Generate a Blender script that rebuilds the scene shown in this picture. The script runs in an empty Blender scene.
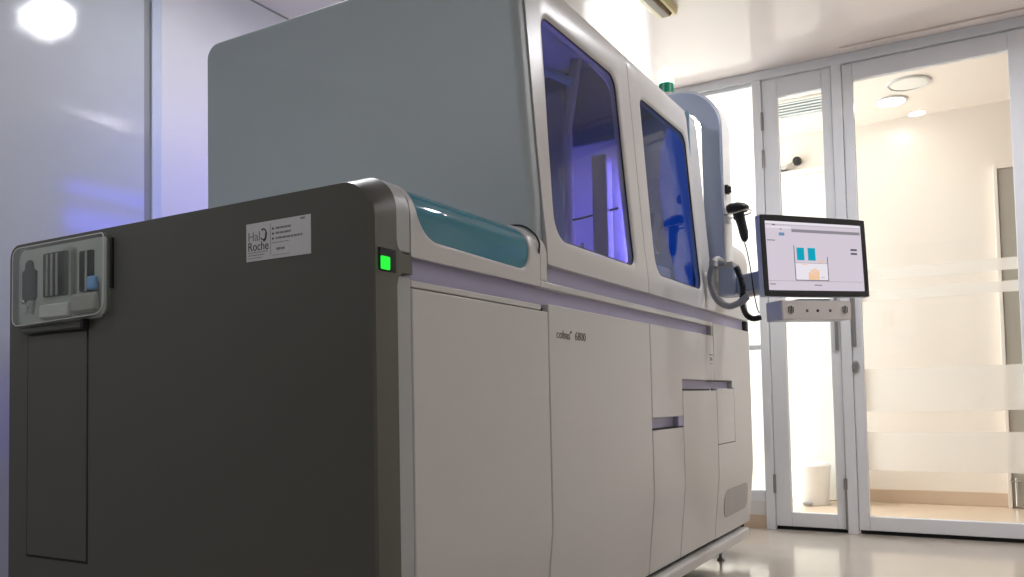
import bpy, bmesh, math, random
from mathutils import Vector, Matrix
random.seed(4)
S = bpy.context.scene
C = S.collection
PI = math.pi

# ------------------------------------------------------------------ render look
S.view_settings.view_transform = 'Standard'
S.view_settings.look = 'None'
S.view_settings.gamma = 1
S.view_settings.exposure = .5
S.view_settings.use_curve_mapping = False
S.cycles.max_bounces = 10
S.cycles.transparent_max_bounces = 16
S.cycles.sample_clamp_indirect = 6
S.cycles.caustics_reflective = False
S.cycles.caustics_refractive = False

# ------------------------------------------------------------------ camera
f, pcx, pcy = 829.6, 512.0, 361.0
yaw, pitch, roll = [math.radians(a) for a in (29.822, 2.655, -1.171)]
cy_, sy_, cp_, sp_, cr_, sr_ = math.cos(yaw), math.sin(yaw), math.cos(pitch), math.sin(pitch), math.cos(roll), math.sin(roll)
fwd = Vector((cy_*cp_, sy_*cp_, sp_)); right = Vector((sy_, -cy_, 0)); up = right.cross(fwd)
r2 = right*cr_ + up*sr_; u2 = -right*sr_ + up*cr_
cam = bpy.data.cameras.new('camera'); camo = bpy.data.objects.new('camera', cam); C.objects.link(camo)
cam.sensor_fit = 'HORIZONTAL'; cam.sensor_width = 36; cam.lens = f/1024*36
cam.shift_x = 0; cam.shift_y = (pcy-288.5)/1024
cam.clip_start = .02
mw = Matrix((r2, u2, -fwd)).transposed().to_4x4(); mw.translation = Vector((0, 0, .8))
camo.matrix_world = mw
S.camera = camo

# ------------------------------------------------------------------ materials
def lin(c):
    c = c/255
    return c/12.92 if c <= .04045 else ((c+.055)/1.055)**2.4
def rgb(r, g, b): return (lin(r), lin(g), lin(b), 1)
def nt(name):
    m = bpy.data.materials.new(name); m.use_nodes = True
    n = m.node_tree.nodes; n.clear()
    return m, n, m.node_tree.links
def pm(name, col, rough=.5, metal=0, var=.06, scale=9, bump=0, bscale=200, spec=.5, coat=0):
    m, n, l = nt(name)
    o = n.new('ShaderNodeOutputMaterial'); p = n.new('ShaderNodeBsdfPrincipled')
    l.new(p.outputs[0], o.inputs[0])
    p.inputs['Roughness'].default_value = rough; p.inputs['Metallic'].default_value = metal
    p.inputs['Specular IOR Level'].default_value = spec
    p.inputs['Coat Weight'].default_value = coat
    tc = n.new('ShaderNodeTexCoord'); t = n.new('ShaderNodeTexNoise'); t.inputs['Scale'].default_value = scale
    t.inputs['Detail'].default_value = 3
    l.new(tc.outputs['Object'], t.inputs['Vector'])
    mx = n.new('ShaderNodeMix'); mx.data_type = 'RGBA'
    c = rgb(*col)
    mx.inputs[6].default_value = tuple(x*(1-var) for x in c[:3])+(1,)
    mx.inputs[7].default_value = tuple(min(1, x*(1+var)) for x in c[:3])+(1,)
    l.new(t.outputs['Fac'], mx.inputs[0]); l.new(mx.outputs[2], p.inputs['Base Color'])
    if bump:
        t2 = n.new('ShaderNodeTexNoise'); t2.inputs['Scale'].default_value = bscale; t2.inputs['Detail'].default_value = 2
        l.new(tc.outputs['Object'], t2.inputs['Vector'])
        b = n.new('ShaderNodeBump'); b.inputs['Strength'].default_value = bump; b.inputs['Distance'].default_value = .002
        l.new(t2.outputs['Fac'], b.inputs['Height']); l.new(b.outputs[0], p.inputs['Normal'])
    return m
def em(name, col, strength):
    m, n, l = nt(name)
    o = n.new('ShaderNodeOutputMaterial'); e = n.new('ShaderNodeEmission')
    e.inputs[0].default_value = rgb(*col); e.inputs[1].default_value = strength
    l.new(e.outputs[0], o.inputs[0]); return m
def glass(name, tint, rough=.02, refl=1.0, f0=.04, body=0, bcol=(0, 0, 0)):
    m, n, l = nt(name)
    o = n.new('ShaderNodeOutputMaterial'); mx = n.new('ShaderNodeMixShader')
    t = n.new('ShaderNodeBsdfTransparent'); g = n.new('ShaderNodeBsdfGlossy'); fr = n.new('ShaderNodeLayerWeight')
    fr.inputs[0].default_value = .5
    pw = n.new('ShaderNodeMath'); pw.operation = 'POWER'; pw.inputs[1].default_value = 5
    ma = n.new('ShaderNodeMath'); ma.operation = 'MULTIPLY_ADD'; ma.inputs[1].default_value = 1-f0; ma.inputs[2].default_value = f0
    l.new(fr.outputs['Facing'], pw.inputs[0]); l.new(pw.outputs[0], ma.inputs[0])
    t.inputs[0].default_value = rgb(*tint); g.inputs['Roughness'].default_value = rough
    g.inputs[0].default_value = (refl, refl, refl, 1)
    src = t
    if body:
        df = n.new('ShaderNodeBsdfDiffuse'); df.inputs[0].default_value = rgb(*bcol); src = n.new('ShaderNodeMixShader')
        src.inputs[0].default_value = body; l.new(t.outputs[0], src.inputs[1]); l.new(df.outputs[0], src.inputs[2])
    l.new(ma.outputs[0], mx.inputs[0]); l.new(src.outputs[0], mx.inputs[1]); l.new(g.outputs[0], mx.inputs[2])
    l.new(mx.outputs[0], o.inputs[0]); return m
def frost(name, col, clear):
    m, n, l = nt(name)
    o = n.new('ShaderNodeOutputMaterial'); mx = n.new('ShaderNodeMixShader'); m2 = n.new('ShaderNodeMixShader')
    t = n.new('ShaderNodeBsdfTransparent'); d = n.new('ShaderNodeBsdfDiffuse'); tr = n.new('ShaderNodeBsdfTranslucent')
    d.inputs[0].default_value = rgb(*col); tr.inputs[0].default_value = rgb(*col)
    m2.inputs[0].default_value = .8; l.new(d.outputs[0], m2.inputs[1]); l.new(tr.outputs[0], m2.inputs[2])
    mx.inputs[0].default_value = 1-clear; l.new(t.outputs[0], mx.inputs[1]); l.new(m2.outputs[0], mx.inputs[2])
    l.new(mx.outputs[0], o.inputs[0]); return m

M = {}
M['wall_gloss'] = pm('wall_panel_gloss', (202, 206, 208), .045, bump=.16, bscale=190, var=.02, spec=1.0)
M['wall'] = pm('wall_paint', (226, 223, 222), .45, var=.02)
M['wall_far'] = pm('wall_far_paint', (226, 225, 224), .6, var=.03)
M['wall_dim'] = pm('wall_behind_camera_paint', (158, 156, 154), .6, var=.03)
M['ceil'] = pm('ceiling_panel', (240, 230, 225), .12, var=.015, scale=3, spec=.3)
M['floor'] = pm('floor_vinyl', (196, 186, 174), .12, var=.05, scale=4, spec=.6)
M['hall_floor'] = pm('hall_floor_vinyl', (226, 204, 180), .25, var=.04, scale=4)
M['hall_wall'] = pm('hall_wall_paint', (243, 233, 222), .26, var=.015, scale=3)
M['base_tan'] = pm('baseboard_tan', (212, 188, 164), .35)
M['alu'] = pm('partition_frame_paint', (234, 236, 240), .35, var=.03)
M['alu_dark'] = pm('grey_metal', (150, 148, 146), .4, metal=.5)
M['chrome'] = pm('chrome', (205, 205, 205), .15, metal=1)
M['joint_grey'] = pm('joint_seal', (150, 152, 148), .5)
M['strip_white'] = pm('white_profile', (205, 212, 222), .35)
M['black'] = pm('black_plastic', (18, 17, 17), .4)
M['brush'] = pm('black_brush', (8, 8, 8), .9)
M['dark'] = pm('dark_olive_grey_panel', (90, 90, 84), .38, metal=.35, var=.03, bump=.05, bscale=900)
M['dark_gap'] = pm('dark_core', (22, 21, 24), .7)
M['trim_grey'] = pm('light_grey_trim', (172, 174, 174), .38, var=.02)
M['white'] = pm('warm_white_panel', (204, 202, 200), .34, var=.015, bump=.03, bscale=900)
M['lav'] = pm('lavender_recess', (178, 174, 204), .45, var=.02)
M['side'] = pm('blue_grey_panel', (170, 181, 184), .48, var=.02, bump=.04, bscale=900)
M['arch'] = pm('arch_blue_grey', (164, 176, 200), .38, var=.02)
M['arch_white'] = pm('arch_white', (222, 222, 220), .35)
M['deck'] = pm('interior_deck', (150, 150, 160), .5)
M['int_white'] = pm('interior_white', (200, 198, 205), .45)
M['navy'] = pm('interior_navy', (84, 104, 124), .3)
M['blue'] = em('blue_reflection_glow', (24, 74, 176), .62)
M['column'] = pm('interior_column', (176, 172, 160), .4)
M['tealin'] = pm('interior_teal_grey', (150, 180, 198), .45)
M['grille'] = pm('vent_grille', (176, 174, 171), .6)
M['grey_text'] = pm('grey_print', (96, 96, 98), .5)
M['ink'] = pm('dark_print', (52, 52, 56), .6)
M['ink_soft'] = pm('pale_print', (128, 128, 130), .6)
M['paper'] = pm('sticker_paper', (190, 191, 192), .45)
M['bay_grey'] = pm('bay_backing', (186, 190, 186), .35)
M['rubber'] = pm('rubber', (30, 30, 30), .6)
M['hose'] = pm('grey_hose', (166, 168, 170), .45)
M['mon_grey'] = pm('monitor_housing', (196, 203, 220), .4)
M['box_face'] = pm('control_face', (236, 230, 228), .4)
M['door_grey'] = pm('hall_door_grey', (176, 168, 156), .4)
M['door_white'] = pm('hall_door_white', (240, 238, 230), .3)
M['bin'] = pm('bin_white', (250, 249, 247), .4)
M['yellowed'] = pm('yellowed_plastic', (228, 212, 160), .4)
M['lampwood'] = pm('brown_diffuser', (112, 92, 62), .5)
M['teal'] = glass('teal_cover_glass', (70, 160, 186), .05, .9, .05, .6, (54, 160, 186))
M['win'] = glass('tinted_window', (222, 230, 241), .015, .45, .02)
M['clear'] = glass('clear_pane', (250, 252, 251), .01, .8, .03)
M['bin_clear'] = glass('clear_plastic', (246, 248, 246), .05, 1.0, .05)
M['frost'] = frost('frosted_film', (250, 249, 246), .42)
M['green'] = em('green_led', (40, 220, 60), 1.0)
M['green_lens'] = pm('green_lens', (28, 130, 100), .2)
M['beacon'] = em('beacon_light', (176, 255, 222), 2.2)
M['lamp'] = em('lamp_disc', (250, 250, 255), 375)
M['hall_lamp'] = em('hall_lamp_disc', (255, 249, 240), 23)
M['hall_end_glow'] = em('hall_end_glow_pane', (253, 253, 255), 5.8)
M['purple'] = em('uv_tube', (146, 130, 255), 24)
M['purple_back'] = em('added_rear_blue_glow', (64, 66, 255), 3.2)
M['blue_fill'] = em('blue_fill', (90, 140, 255), 10)
M['int_fill'] = em('interior_fill', (205, 222, 240), 22)
M['rear_violet'] = em('added_rear_violet_glow', (120, 100, 235), .4)
M['scr'] = em('screen_ground', (206, 196, 208), .75)
M['scr_bar'] = em('screen_bar', (140, 136, 142), .74)
M['scr_teal'] = em('screen_teal', (20, 160, 185), .74)
M['scr_orange'] = em('screen_orange', (240, 186, 130), .74)
M['scr_line'] = em('screen_line', (96, 92, 100), .74)
M['scr_blue'] = em('screen_blue', (110, 140, 180), .74)
M['scr_white'] = em('screen_white', (228, 222, 230), .74)

# ------------------------------------------------------------------ object helpers
ORG = {}
def fin(name, bm, mat, parent=None, kind=None, smooth=35, bevel=0, seg=2, raw=False):
    """link a bmesh (world coordinates unless raw) as one object under parent"""
    if parent is not None and not raw:
        bmesh.ops.translate(bm, verts=bm.verts, vec=-ORG[parent.as_pointer()])
    me = bpy.data.meshes.new(name)
    bmesh.ops.recalc_face_normals(bm, faces=bm.faces)
    bm.to_mesh(me); bm.free()
    for p in me.polygons: p.use_smooth = True
    me.set_sharp_from_angle(angle=math.radians(smooth))
    me.materials.append(M[mat] if isinstance(mat, str) else mat)
    o = bpy.data.objects.new(name, me); C.objects.link(o)
    if parent is not None:
        o.parent = parent; ORG[o.as_pointer()] = ORG[parent.as_pointer()]
    else:
        ORG[o.as_pointer()] = Vector((0, 0, 0))
    if kind: o['kind'] = kind
    if bevel:
        b = o.modifiers.new('bevel', 'BEVEL'); b.width = bevel; b.segments = seg; b.limit_method = 'ANGLE'; b.angle_limit = math.radians(40)
        b.harden_normals = False
    return o
def thing(name, label, cat, loc, rotz=0, group=None):
    o = bpy.data.objects.new(name, None); C.objects.link(o)
    o.location = loc; o.rotation_euler = (0, 0, rotz); o.empty_display_size = .1
    ORG[o.as_pointer()] = Vector(loc) if rotz == 0 else Vector((0, 0, 0))
    o['label'] = label; o['category'] = cat
    if group: o['group'] = group
    return o
def tag(o, label, cat, group=None):
    o['label'] = label; o['category'] = cat
    if group: o['group'] = group
    return o
def box(bm, x0, x1, y0, y1, z0, z1):
    vs = [bm.verts.new(p) for p in ((x0,y0,z0),(x1,y0,z0),(x1,y1,z0),(x0,y1,z0),(x0,y0,z1),(x1,y0,z1),(x1,y1,z1),(x0,y1,z1))]
    for q in ((3,2,1,0),(4,5,6,7),(0,1,5,4),(1,2,6,5),(2,3,7,6),(3,0,4,7)): bm.faces.new([vs[i] for i in q])
    return bm
def B(*a):
    return box(bmesh.new(), *a)
def boxes(*bs):
    bm = bmesh.new()
    for b in bs: box(bm, *b)
    return bm
def prism(bm, loops):
    """skin a list of equal-length 3D loops, caps at both ends"""
    rows = [[bm.verts.new(p) for p in L] for L in loops]
    n = len(rows[0])
    for a, b in zip(rows, rows[1:]):
        for i in range(n):
            bm.faces.new((a[i], a[(i+1) % n], b[(i+1) % n], b[i]))
    bm.faces.new(rows[0][::-1]); bm.faces.new(rows[-1])
    return bm
def extX(poly, x0, x1, bm=None):
    return prism(bm or bmesh.new(), [[(x0, y, z) for y, z in poly], [(x1, y, z) for y, z in poly]])
def rpoly(corners, radii, n=8):
    """rounded polygon"""
    out = []
    N = len(corners)
    for i in range(N):
        p = Vector(corners[i]); a = Vector(corners[i-1]); b = Vector(corners[(i+1) % N]); r = radii[i]
        if r <= 0: out.append(tuple(p)); continue
        u = (a-p).normalized(); v = (b-p).normalized()
        ang = u.angle(v); t = r/math.tan(ang/2)
        c = p+(u+v).normalized()*(r/math.sin(ang/2))
        s = p+u*t-c; e = p+v*t-c
        tot = math.atan2(s.x*e.y-s.y*e.x, s.dot(e))
        for k in range(n+1):
            w = tot*k/n
            out.append((c.x+s.x*math.cos(w)-s.y*math.sin(w), c.y+s.x*math.sin(w)+s.y*math.cos(w)))
    return out
def roundloop(corners, radii, nside):
    """rounded quad resampled: side i runs mid-arc of corner i to mid-arc of corner i+1"""
    n = 12; N = len(corners)
    pts = rpoly(corners, [max(r, 1e-5) for r in radii], n)
    arcs = [pts[i*(n+1):(i+1)*(n+1)] for i in range(N)]
    out = []
    for i in range(N):
        path = [Vector(p) for p in arcs[i][n//2:]+arcs[(i+1) % N][:n//2+1]]
        d = [0]
        for a, b in zip(path, path[1:]): d.append(d[-1]+(b-a).length)
        for k in range(nside):
            t = d[-1]*k/nside; j = 0
            while j < len(d)-2 and d[j+1] < t: j += 1
            w = (t-d[j])/max(d[j+1]-d[j], 1e-9)
            out.append(path[j].lerp(path[j+1], min(1, max(0, w))))
    return out
def tube(bm, pts, r, n=10, closed_caps=True):
    pts = [Vector(p) for p in pts]; rows = []
    t0 = (pts[1]-pts[0]).normalized(); ref = Vector((0, 0, 1)) if abs(t0.z) < .9 else Vector((1, 0, 0))
    nrm = t0.cross(ref).normalized()
    for i, p in enumerate(pts):
        t = (pts[min(i+1, len(pts)-1)]-pts[max(i-1, 0)]).normalized()
        nrm = (nrm-t*nrm.dot(t)).normalized(); bn = t.cross(nrm)
        rr = r(i/(len(pts)-1)) if callable(r) else r
        rows.append([p+(nrm*math.cos(2*PI*k/n)+bn*math.sin(2*PI*k/n))*rr for k in range(n)])
    return prism(bm, rows)
def spline(pts, n=12):
    P = [Vector(p) for p in pts]; P = [P[0]*2-P[1]]+P+[P[-1]*2-P[-2]]; out = []
    for i in range(1, len(P)-2):
        for k in range(n):
            t = k/n
            out.append(.5*((2*P[i])+(P[i+1]-P[i-1])*t+(2*P[i-1]-5*P[i]+4*P[i+1]-P[i+2])*t*t+(3*P[i]-P[i-1]-3*P[i+1]+P[i+2])*t**3))
    out.append(P[-2]); return out
def lathe(bm, prof, loc=(0, 0, 0), n=32, axis='z'):
    rows = []
    for r, h in prof:
        row = []
        for k in range(n):
            a = 2*PI*k/n; p = (r*math.cos(a), r*math.sin(a), h)
            if axis == 'x': p = (h, p[0], p[1])
            if axis == 'y': p = (p[0], h, p[1])
            row.append(Vector(p)+Vector(loc))
        rows.append(row)
    return prism(bm, rows)
def text_bm(body, size, mat4, ext=.0006, sx=1):
    cu = bpy.data.curves.new('lettering', 'FONT'); cu.body = body; cu.size = size; cu.extrude = ext
    cu.resolution_u = 4
    o = bpy.data.objects.new('lettering', cu); C.objects.link(o)
    dg = bpy.context.evaluated_depsgraph_get()
    me = bpy.data.meshes.new_from_object(o.evaluated_get(dg))
    bm = bmesh.new(); bm.from_mesh(me)
    bpy.data.objects.remove(o); bpy.data.curves.remove(cu); bpy.data.meshes.remove(me)
    bmesh.ops.transform(bm, matrix=mat4 @ Matrix.Diagonal((sx, 1, 1, 1)), verts=bm.verts)
    return bm
def resample(poly, step):
    out = [Vector(poly[0])]
    for a, b in zip(poly, poly[1:]):
        a, b = Vector(a), Vector(b); n = max(1, int((b-a).length/step))
        for k in range(1, n+1): out.append(a.lerp(b, k/n))
    return out
class Path:
    """arc-length profile in (y, z)"""
    def __init__(s, pts):
        s.p = [Vector(p) for p in pts]; s.d = [0]
        for a, b in zip(s.p, s.p[1:]): s.d.append(s.d[-1]+(b-a).length)
    def at(s, t):
        t = min(max(t, 0), s.d[-1]); j = 0
        while j < len(s.d)-2 and s.d[j+1] < t: j += 1
        w = (t-s.d[j])/max(s.d[j+1]-s.d[j], 1e-9)
        tg = (s.p[j+1]-s.p[j]).normalized()
        return s.p[j].lerp(s.p[j+1], w), Vector((tg.y, -tg.x))     # inward normal
    def sz(s, z):
        for j in range(len(s.p)-1):
            if s.p[j].y <= z <= s.p[j+1].y:
                return s.d[j]+(s.d[j+1]-s.d[j])*(z-s.p[j].y)/max(s.p[j+1].y-s.p[j].y, 1e-9)
    def pos(s, x, t, inn=0):
        p, n = s.at(t)
        return Vector((x, p.x+n.x*inn, p.y+n.y*inn))
def ring_face(path, outer, rings_def, thick):
    """surface between loops in (x, s); rings_def: list of (loop, inset)"""
    bm = bmesh.new(); rows = []
    seq = [(outer, 0)]
    first = rings_def[0][0]
    for k in range(1, 7): seq.append(([a.lerp(b, k/7) for a, b in zip(outer, first)], 0))
    seq += rings_def
    for L, inn in seq: rows.append([bm.verts.new(path.pos(p.x, p.y, inn)) for p in L])
    n = len(outer)
    for a, b in zip(rows, rows[1:]):
        for i in range(n): bm.faces.new((a[i], a[(i+1) % n], b[(i+1) % n], b[i]))
    if thick:
        back = [bm.verts.new(path.pos(p.x, p.y, thick)) for p in outer]
        for i in range(n): bm.faces.new((rows[0][i], back[i], back[(i+1) % n], rows[0][(i+1) % n]))
        back2 = [bm.verts.new(path.pos(p.x, p.y, thick)) for p in rings_def[-1][0]]
        for i in range(n):
            bm.faces.new((rows[-1][i], rows[-1][(i+1) % n], back2[(i+1) % n], back2[i]))
            bm.faces.new((back[i], back2[i], back2[(i+1) % n], back[(i+1) % n]))
    return bm
def pane_face(path, loop, inn, thick=.004, rings=8):
    bm = bmesh.new()
    n = len(loop); c = sum((p for p in loop), Vector((0, 0)))/n
    sides = []
    for dd in (inn, inn+thick):
        rows = []
        for k in range(rings):
            rows.append([bm.verts.new(path.pos(*(p.lerp(c, k/rings)), dd)) for p in loop])
        for a, b in zip(rows, rows[1:]):
            for i in range(n): bm.faces.new((a[i], a[(i+1) % n], b[(i+1) % n], b[i]))
        cv = bm.verts.new(path.pos(c.x, c.y, dd))
        for i in range(n): bm.faces.new((rows[-1][i], rows[-1][(i+1) % n], cv))
        sides.append(rows[0])
    for i in range(n): bm.faces.new((sides[0][i], sides[0][(i+1) % n], sides[1][(i+1) % n], sides[1][i]))
    return bm
def arc(cx, cz, r, a0, a1, n=10):
    return [(cx+r*math.cos(math.radians(a0+(a1-a0)*k/n)), cz+r*math.sin(math.radians(a0+(a1-a0)*k/n))) for k in range(n+1)]
def sub(o, name, bm, mat, **k): return fin(name, bm, mat, o, **k)

# ================================================================== THE ROOM
HC = 2.76; XP = 5.08; YB = 3.02; YR = -2.2; XB = -2.0; XH = 6.6; YH = 2.35
fin('floor', B(XB, XP+.06, YR, YB, -.06, 0), 'floor', kind='structure')
fin('ceiling', B(XB, XP+.06, YR, YB, HC, HC+.06), 'ceil', kind='structure')
fin('wall_back', boxes((XB, 2.213, YB, YB+.05, 0, HC)), 'wall_gloss', kind='structure')
fin('wall_back_inner', boxes((2.295, XP+.06, YB, YB+.05, 0, HC)), 'wall', kind='structure')
fin('trim_1', B(2.213, 2.246, YB+.006, YB+.05, 0, HC), 'joint_grey', kind='structure')
fin('trim_2', B(2.246, 2.295, YB-.008, YB+.05, 0, HC), 'strip_white', kind='structure', bevel=.004)
fin('trim_3', B(2.3, XP, YB-.006, YB, HC-.006, HC), 'joint_grey', kind='structure')
fin('wall_right', B(XB, XP+.06, YR-.05, YR, 0, HC), 'wall_far', kind='structure')
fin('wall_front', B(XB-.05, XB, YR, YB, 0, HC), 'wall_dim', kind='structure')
# ceiling raceway along the glass front
fin('trim_4', B(4.955, 5.0, -1.4, .664, HC-.014, HC), 'ceil', kind='structure', bevel=.004)

# ------------------------------------------------------------------ hall beyond the glass
XA = XP+.06
fin('floor_hall', B(XA, XH+.05, -2.0, YH+.05, -.06, 0), 'hall_floor', kind='structure')
fin('ceiling_hall', B(XA, XH+.05, -2.0, YH+.05, 2.79, 2.85), 'hall_wall', kind='structure')
fin('wall_hall', B(XH, XH+.05, -2.0, YH+.05, 0, 2.79), 'hall_wall', kind='structure')
fin('wall_hall_right', B(XA, XH, -2.05, -2.0, 0, 2.79), 'hall_wall', kind='structure')
fin('baseboard_hall', B(XH-.012, XH, -.16, .93, 0, .095), 'base_tan', kind='structure', bevel=.003)
# unseen glowing window added at the hall's left end to brighten it
w = fin('added_window', boxes((XA, XA+.08, YH, YH+.05, 0, 2.79), (XH-.08, XH, YH, YH+.05, 0, 2.79), (XA+.08, XH-.08, YH, YH+.05, 0, .3), (XA+.08, XH-.08, YH, YH+.05, 2.7, 2.79)), 'alu', kind='structure')
sub(w, 'window_pane', B(XA+.08, XH-.08, YH+.015, YH+.03, .3, 2.7), 'hall_end_glow')
# white hall door
d = fin('door_3', B(XH-.04, XH, .98, 1.86, .004, 2.47), 'door_white', kind='structure', bevel=.004)
sub(d, 'door_frame', boxes((XH-.03, XH, .93, .978, 0, 2.52), (XH-.03, XH, 1.862, 1.91, 0, 2.52), (XH-.03, XH, .978, 1.862, 2.472, 2.52)), 'door_white', bevel=.003)
# grey hall door at the right
d = fin('door_4', B(XH-.05, XH, -1.02, -.112, .004, 2.31), 'door_grey', kind='structure', bevel=.004)
sub(d, 'door_frame', boxes((XH-.06, XH, -.11, -.085, 0, 2.34), (XH-.06, XH, -1.02, -.11, 2.312, 2.34)), 'hall_wall', bevel=.003)
bm = tube(bmesh.new(), [(XH-.075, -.135, .02), (XH-.075, -.135, .21)], .008)
tube(bm, [(XH-.05, -.105, .185), (XH-.085, -.105, .185), (XH-.085, -.165, .185)], .007)
sub(d, 'door_bolt', bm, 'chrome')

# ------------------------------------------------------------------ glass partition
fin('trim_5', boxes((XP-.02, XP+.06, -2.2, YB, 2.706, HC)), 'alu', kind='structure', bevel=.003)
fin('trim_6', boxes((XP-.02, XP+.06, 1.126, 1.178, 0, 2.706), (XP-.02, XP+.06, .668, .724, 0, 2.706)), 'alu', kind='structure', bevel=.003)
w = fin('window_1', boxes((XP, XP+.04, 1.178, YB, 2.684, 2.706), (XP, XP+.04, 1.178, YB, 1.07, 1.1), (XP, XP+.04, 1.178, YB, .16, .226), (XP, XP+.04, 2.4, 2.46, .226, 2.684)), 'alu', kind='structure', bevel=.003)
sub(w, 'window_pane', B(XP+.016, XP+.022, 1.178, YB, .226, 2.684), 'clear')
fin('wall_partition', boxes((XP, XP+.05, 1.178, YB, .08, .16)), 'wall', kind='structure')
fin('baseboard_partition', B(XP-.008, XP+.05, 1.178, YB, 0, .08), 'base_tan', kind='structure')
# door with the narrow pane
def frame4(y0, y1, z0, z1, gy0, gy1, gz0, gz1, x0=XP-.006, x1=XP+.04):
    return boxes((x0, x1, gy1, y1, z0, z1), (x0, x1, y0, gy0, z0, z1), (x0, x1, gy0, gy1, gz1, z1), (x0, x1, gy0, gy1, z0, gz0))
d = fin('door_1', frame4(.728, 1.122, .022, 2.7, .781, 1.034, .103, 2.588), 'alu', kind='structure', bevel=.004)
sub(d, 'door_glass', B(XP+.014, XP+.02, .781, 1.034, .103, 2.588), 'clear')
sub(d, 'brush_seal', B(XP, XP+.034, .73, 1.12, .002, .022), 'brush')
for z in (2.45, 2.22, .27):
    sub(d, 'hinge', tube(bmesh.new(), [(XP-.016, 1.124, z-.055), (XP-.016, 1.124, z+.055)], .009), 'alu_dark')
sub(d, 'handle_plate', B(XP-.024, XP-.006, .737, .756, 1.045, 1.35), 'alu_dark', bevel=.004)
bm = tube(bmesh.new(), [(XP-.016, .727, .02), (XP-.016, .727, .31)], .007)
box(bm, XP-.026, XP-.006, .718, .738, .25, .31)
sub(d, 'floor_bolt', bm, 'alu_dark')
# big glazed door
d = fin('door_2', frame4(-.30, .665, .022, 2.7, -.16, .609, .1, 2.6), 'alu', kind='structure', bevel=.004)
sub(d, 'door_glass', B(XP+.014, XP+.02, -.16, .609, .1, 2.6), 'clear')
sub(d, 'brush_seal', B(XP, XP+.034, -.30, .66, .002, .022), 'brush')
sub(d, 'frosted_band', B(XP+.0125, XP+.0135, -.16, .609, 1.433, 1.497), 'frost')
sub(d, 'frosted_band', B(XP+.0125, XP+.0135, -.16, .609, 1.316, 1.374), 'frost')
sub(d, 'frosted_band', B(XP+.0125, XP+.0135, -.16, .609, .692, .931), 'frost')
sub(d, 'frosted_band', B(XP+.0125, XP+.0135, -.16, .609, .36, .576), 'frost')
sub(d, 'handle_plate', B(XP-.024, XP-.006, .642, .661, 1.06, 1.36), 'alu_dark', bevel=.004)
sub(d, 'lock', prism(bmesh.new(), [[(x, .652+r*math.cos(k*PI/12), .945+1.7*r*math.sin(k*PI/12)) for k in range(24)] for x, r in ((XP-.006, .021), (XP-.018, .02), (XP-.026, .014))]), 'alu_dark')
fin('trim_7', boxes((XP-.02, XP+.06, -.36, -.303, 0, 2.706)), 'alu', kind='structure', bevel=.003)
w = fin('window_2', boxes((XP, XP+.04, -2.2, -.36, 2.62, 2.706), (XP, XP+.04, -2.2, -.36, 0, .1)), 'alu', kind='structure')
sub(w, 'window_pane', B(XP+.014, XP+.02, -2.2, -.36, .1, 2.62), 'clear')

# ------------------------------------------------------------------ ceiling lamps
def downlight(x, y, z, r, label, mat, group):
    t = thing('ceiling_light', label, 'ceiling light', (x, y, z), 0, group)
    sub(t, 'rim', lathe(bmesh.new(), [(r+.018, -.001), (r+.016, -.009), (r, -.012), (r, -.004), (r-.004, -.001)], (x, y, z), 40), 'white')
    sub(t, 'diffuser', lathe(bmesh.new(), [(r-.002, -.002), (r-.002, -.006), (r*.6, -.008), (.0005, -.0085)], (x, y, z), 40), mat)
    return t
for x, y, lb in ((2.38, 2.06, 'round ceiling light above the tall middle of the analyzer, mirrored in the glossy wall'),
                 (3.76, .36, 'round ceiling light over the floor before the glass doors'),
                 (4.1, -.8, 'added round ceiling light near the glass doors, out of view to the right'),
                 (-.9, -.9, 'added round ceiling light, out of view farthest behind the camera'),
                 (.25, 1.85, 'added round ceiling light, out of view left of the analyzer near the glossy wall')):
    downlight(x, y, HC, .056, lb, 'lamp', 'round ceiling lights of the lab')  # last three lab lamps are out of view, added for their light
downlight(6.16, .5, 2.79, .09, 'bright round ceiling light in the hall behind the big glass door', 'hall_lamp', 'round ceiling lights of the hall')
downlight(5.9, 1.75, 2.79, .09, 'round ceiling light added to brighten the left end of the hall', 'hall_lamp', 'round ceiling lights of the hall')  # second hall lamp, added to brighten the hall's left end
t = thing('ceiling_disc', 'pale unlit round ceiling disc in the hall beside the bright round light', 'ceiling disc', (5.86, .37, 2.79))  # plain pale disc on the hall ceiling
sub(t, 'rim', lathe(bmesh.new(), [(.135, -.001), (.13, -.012), (.115, -.014), (.112, -.006), (.1, -.003)], (5.86, .37, 2.79), 36), 'white')
sub(t, 'cover', lathe(bmesh.new(), [(.11, -.003), (.108, -.009), (.05, -.012), (.0005, -.0125)], (5.86, .37, 2.79), 36), 'door_white')
# emergency light on the ceiling
t = thing('emergency_light', 'yellowed slim box lamp on the ceiling above the analyzer', 'ceiling lamp', (3.75, 1.34, HC))
bm = bmesh.new()
prism(bm, [[(3.3, 1.31, HC), (3.3, 1.43, HC), (3.3, 1.415, HC-.04), (3.3, 1.315, HC-.04)], [(4.0, 1.28, HC), (4.0, 1.40, HC), (3.99, 1.385, HC-.04), (3.99, 1.285, HC-.04)]])
sub(t, 'housing', bm, 'yellowed', bevel=.006)
bm = bmesh.new()
prism(bm, [[(3.32, 1.325, HC-.039), (3.32, 1.395, HC-.039), (3.32, 1.38, HC-.058), (3.32, 1.34, HC-.058)], [(3.96, 1.297, HC-.039), (3.96, 1.365, HC-.039), (3.95, 1.35, HC-.058), (3.95, 1.31, HC-.058)]])
sub(t, 'diffuser', bm, 'lampwood', bevel=.006)
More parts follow.
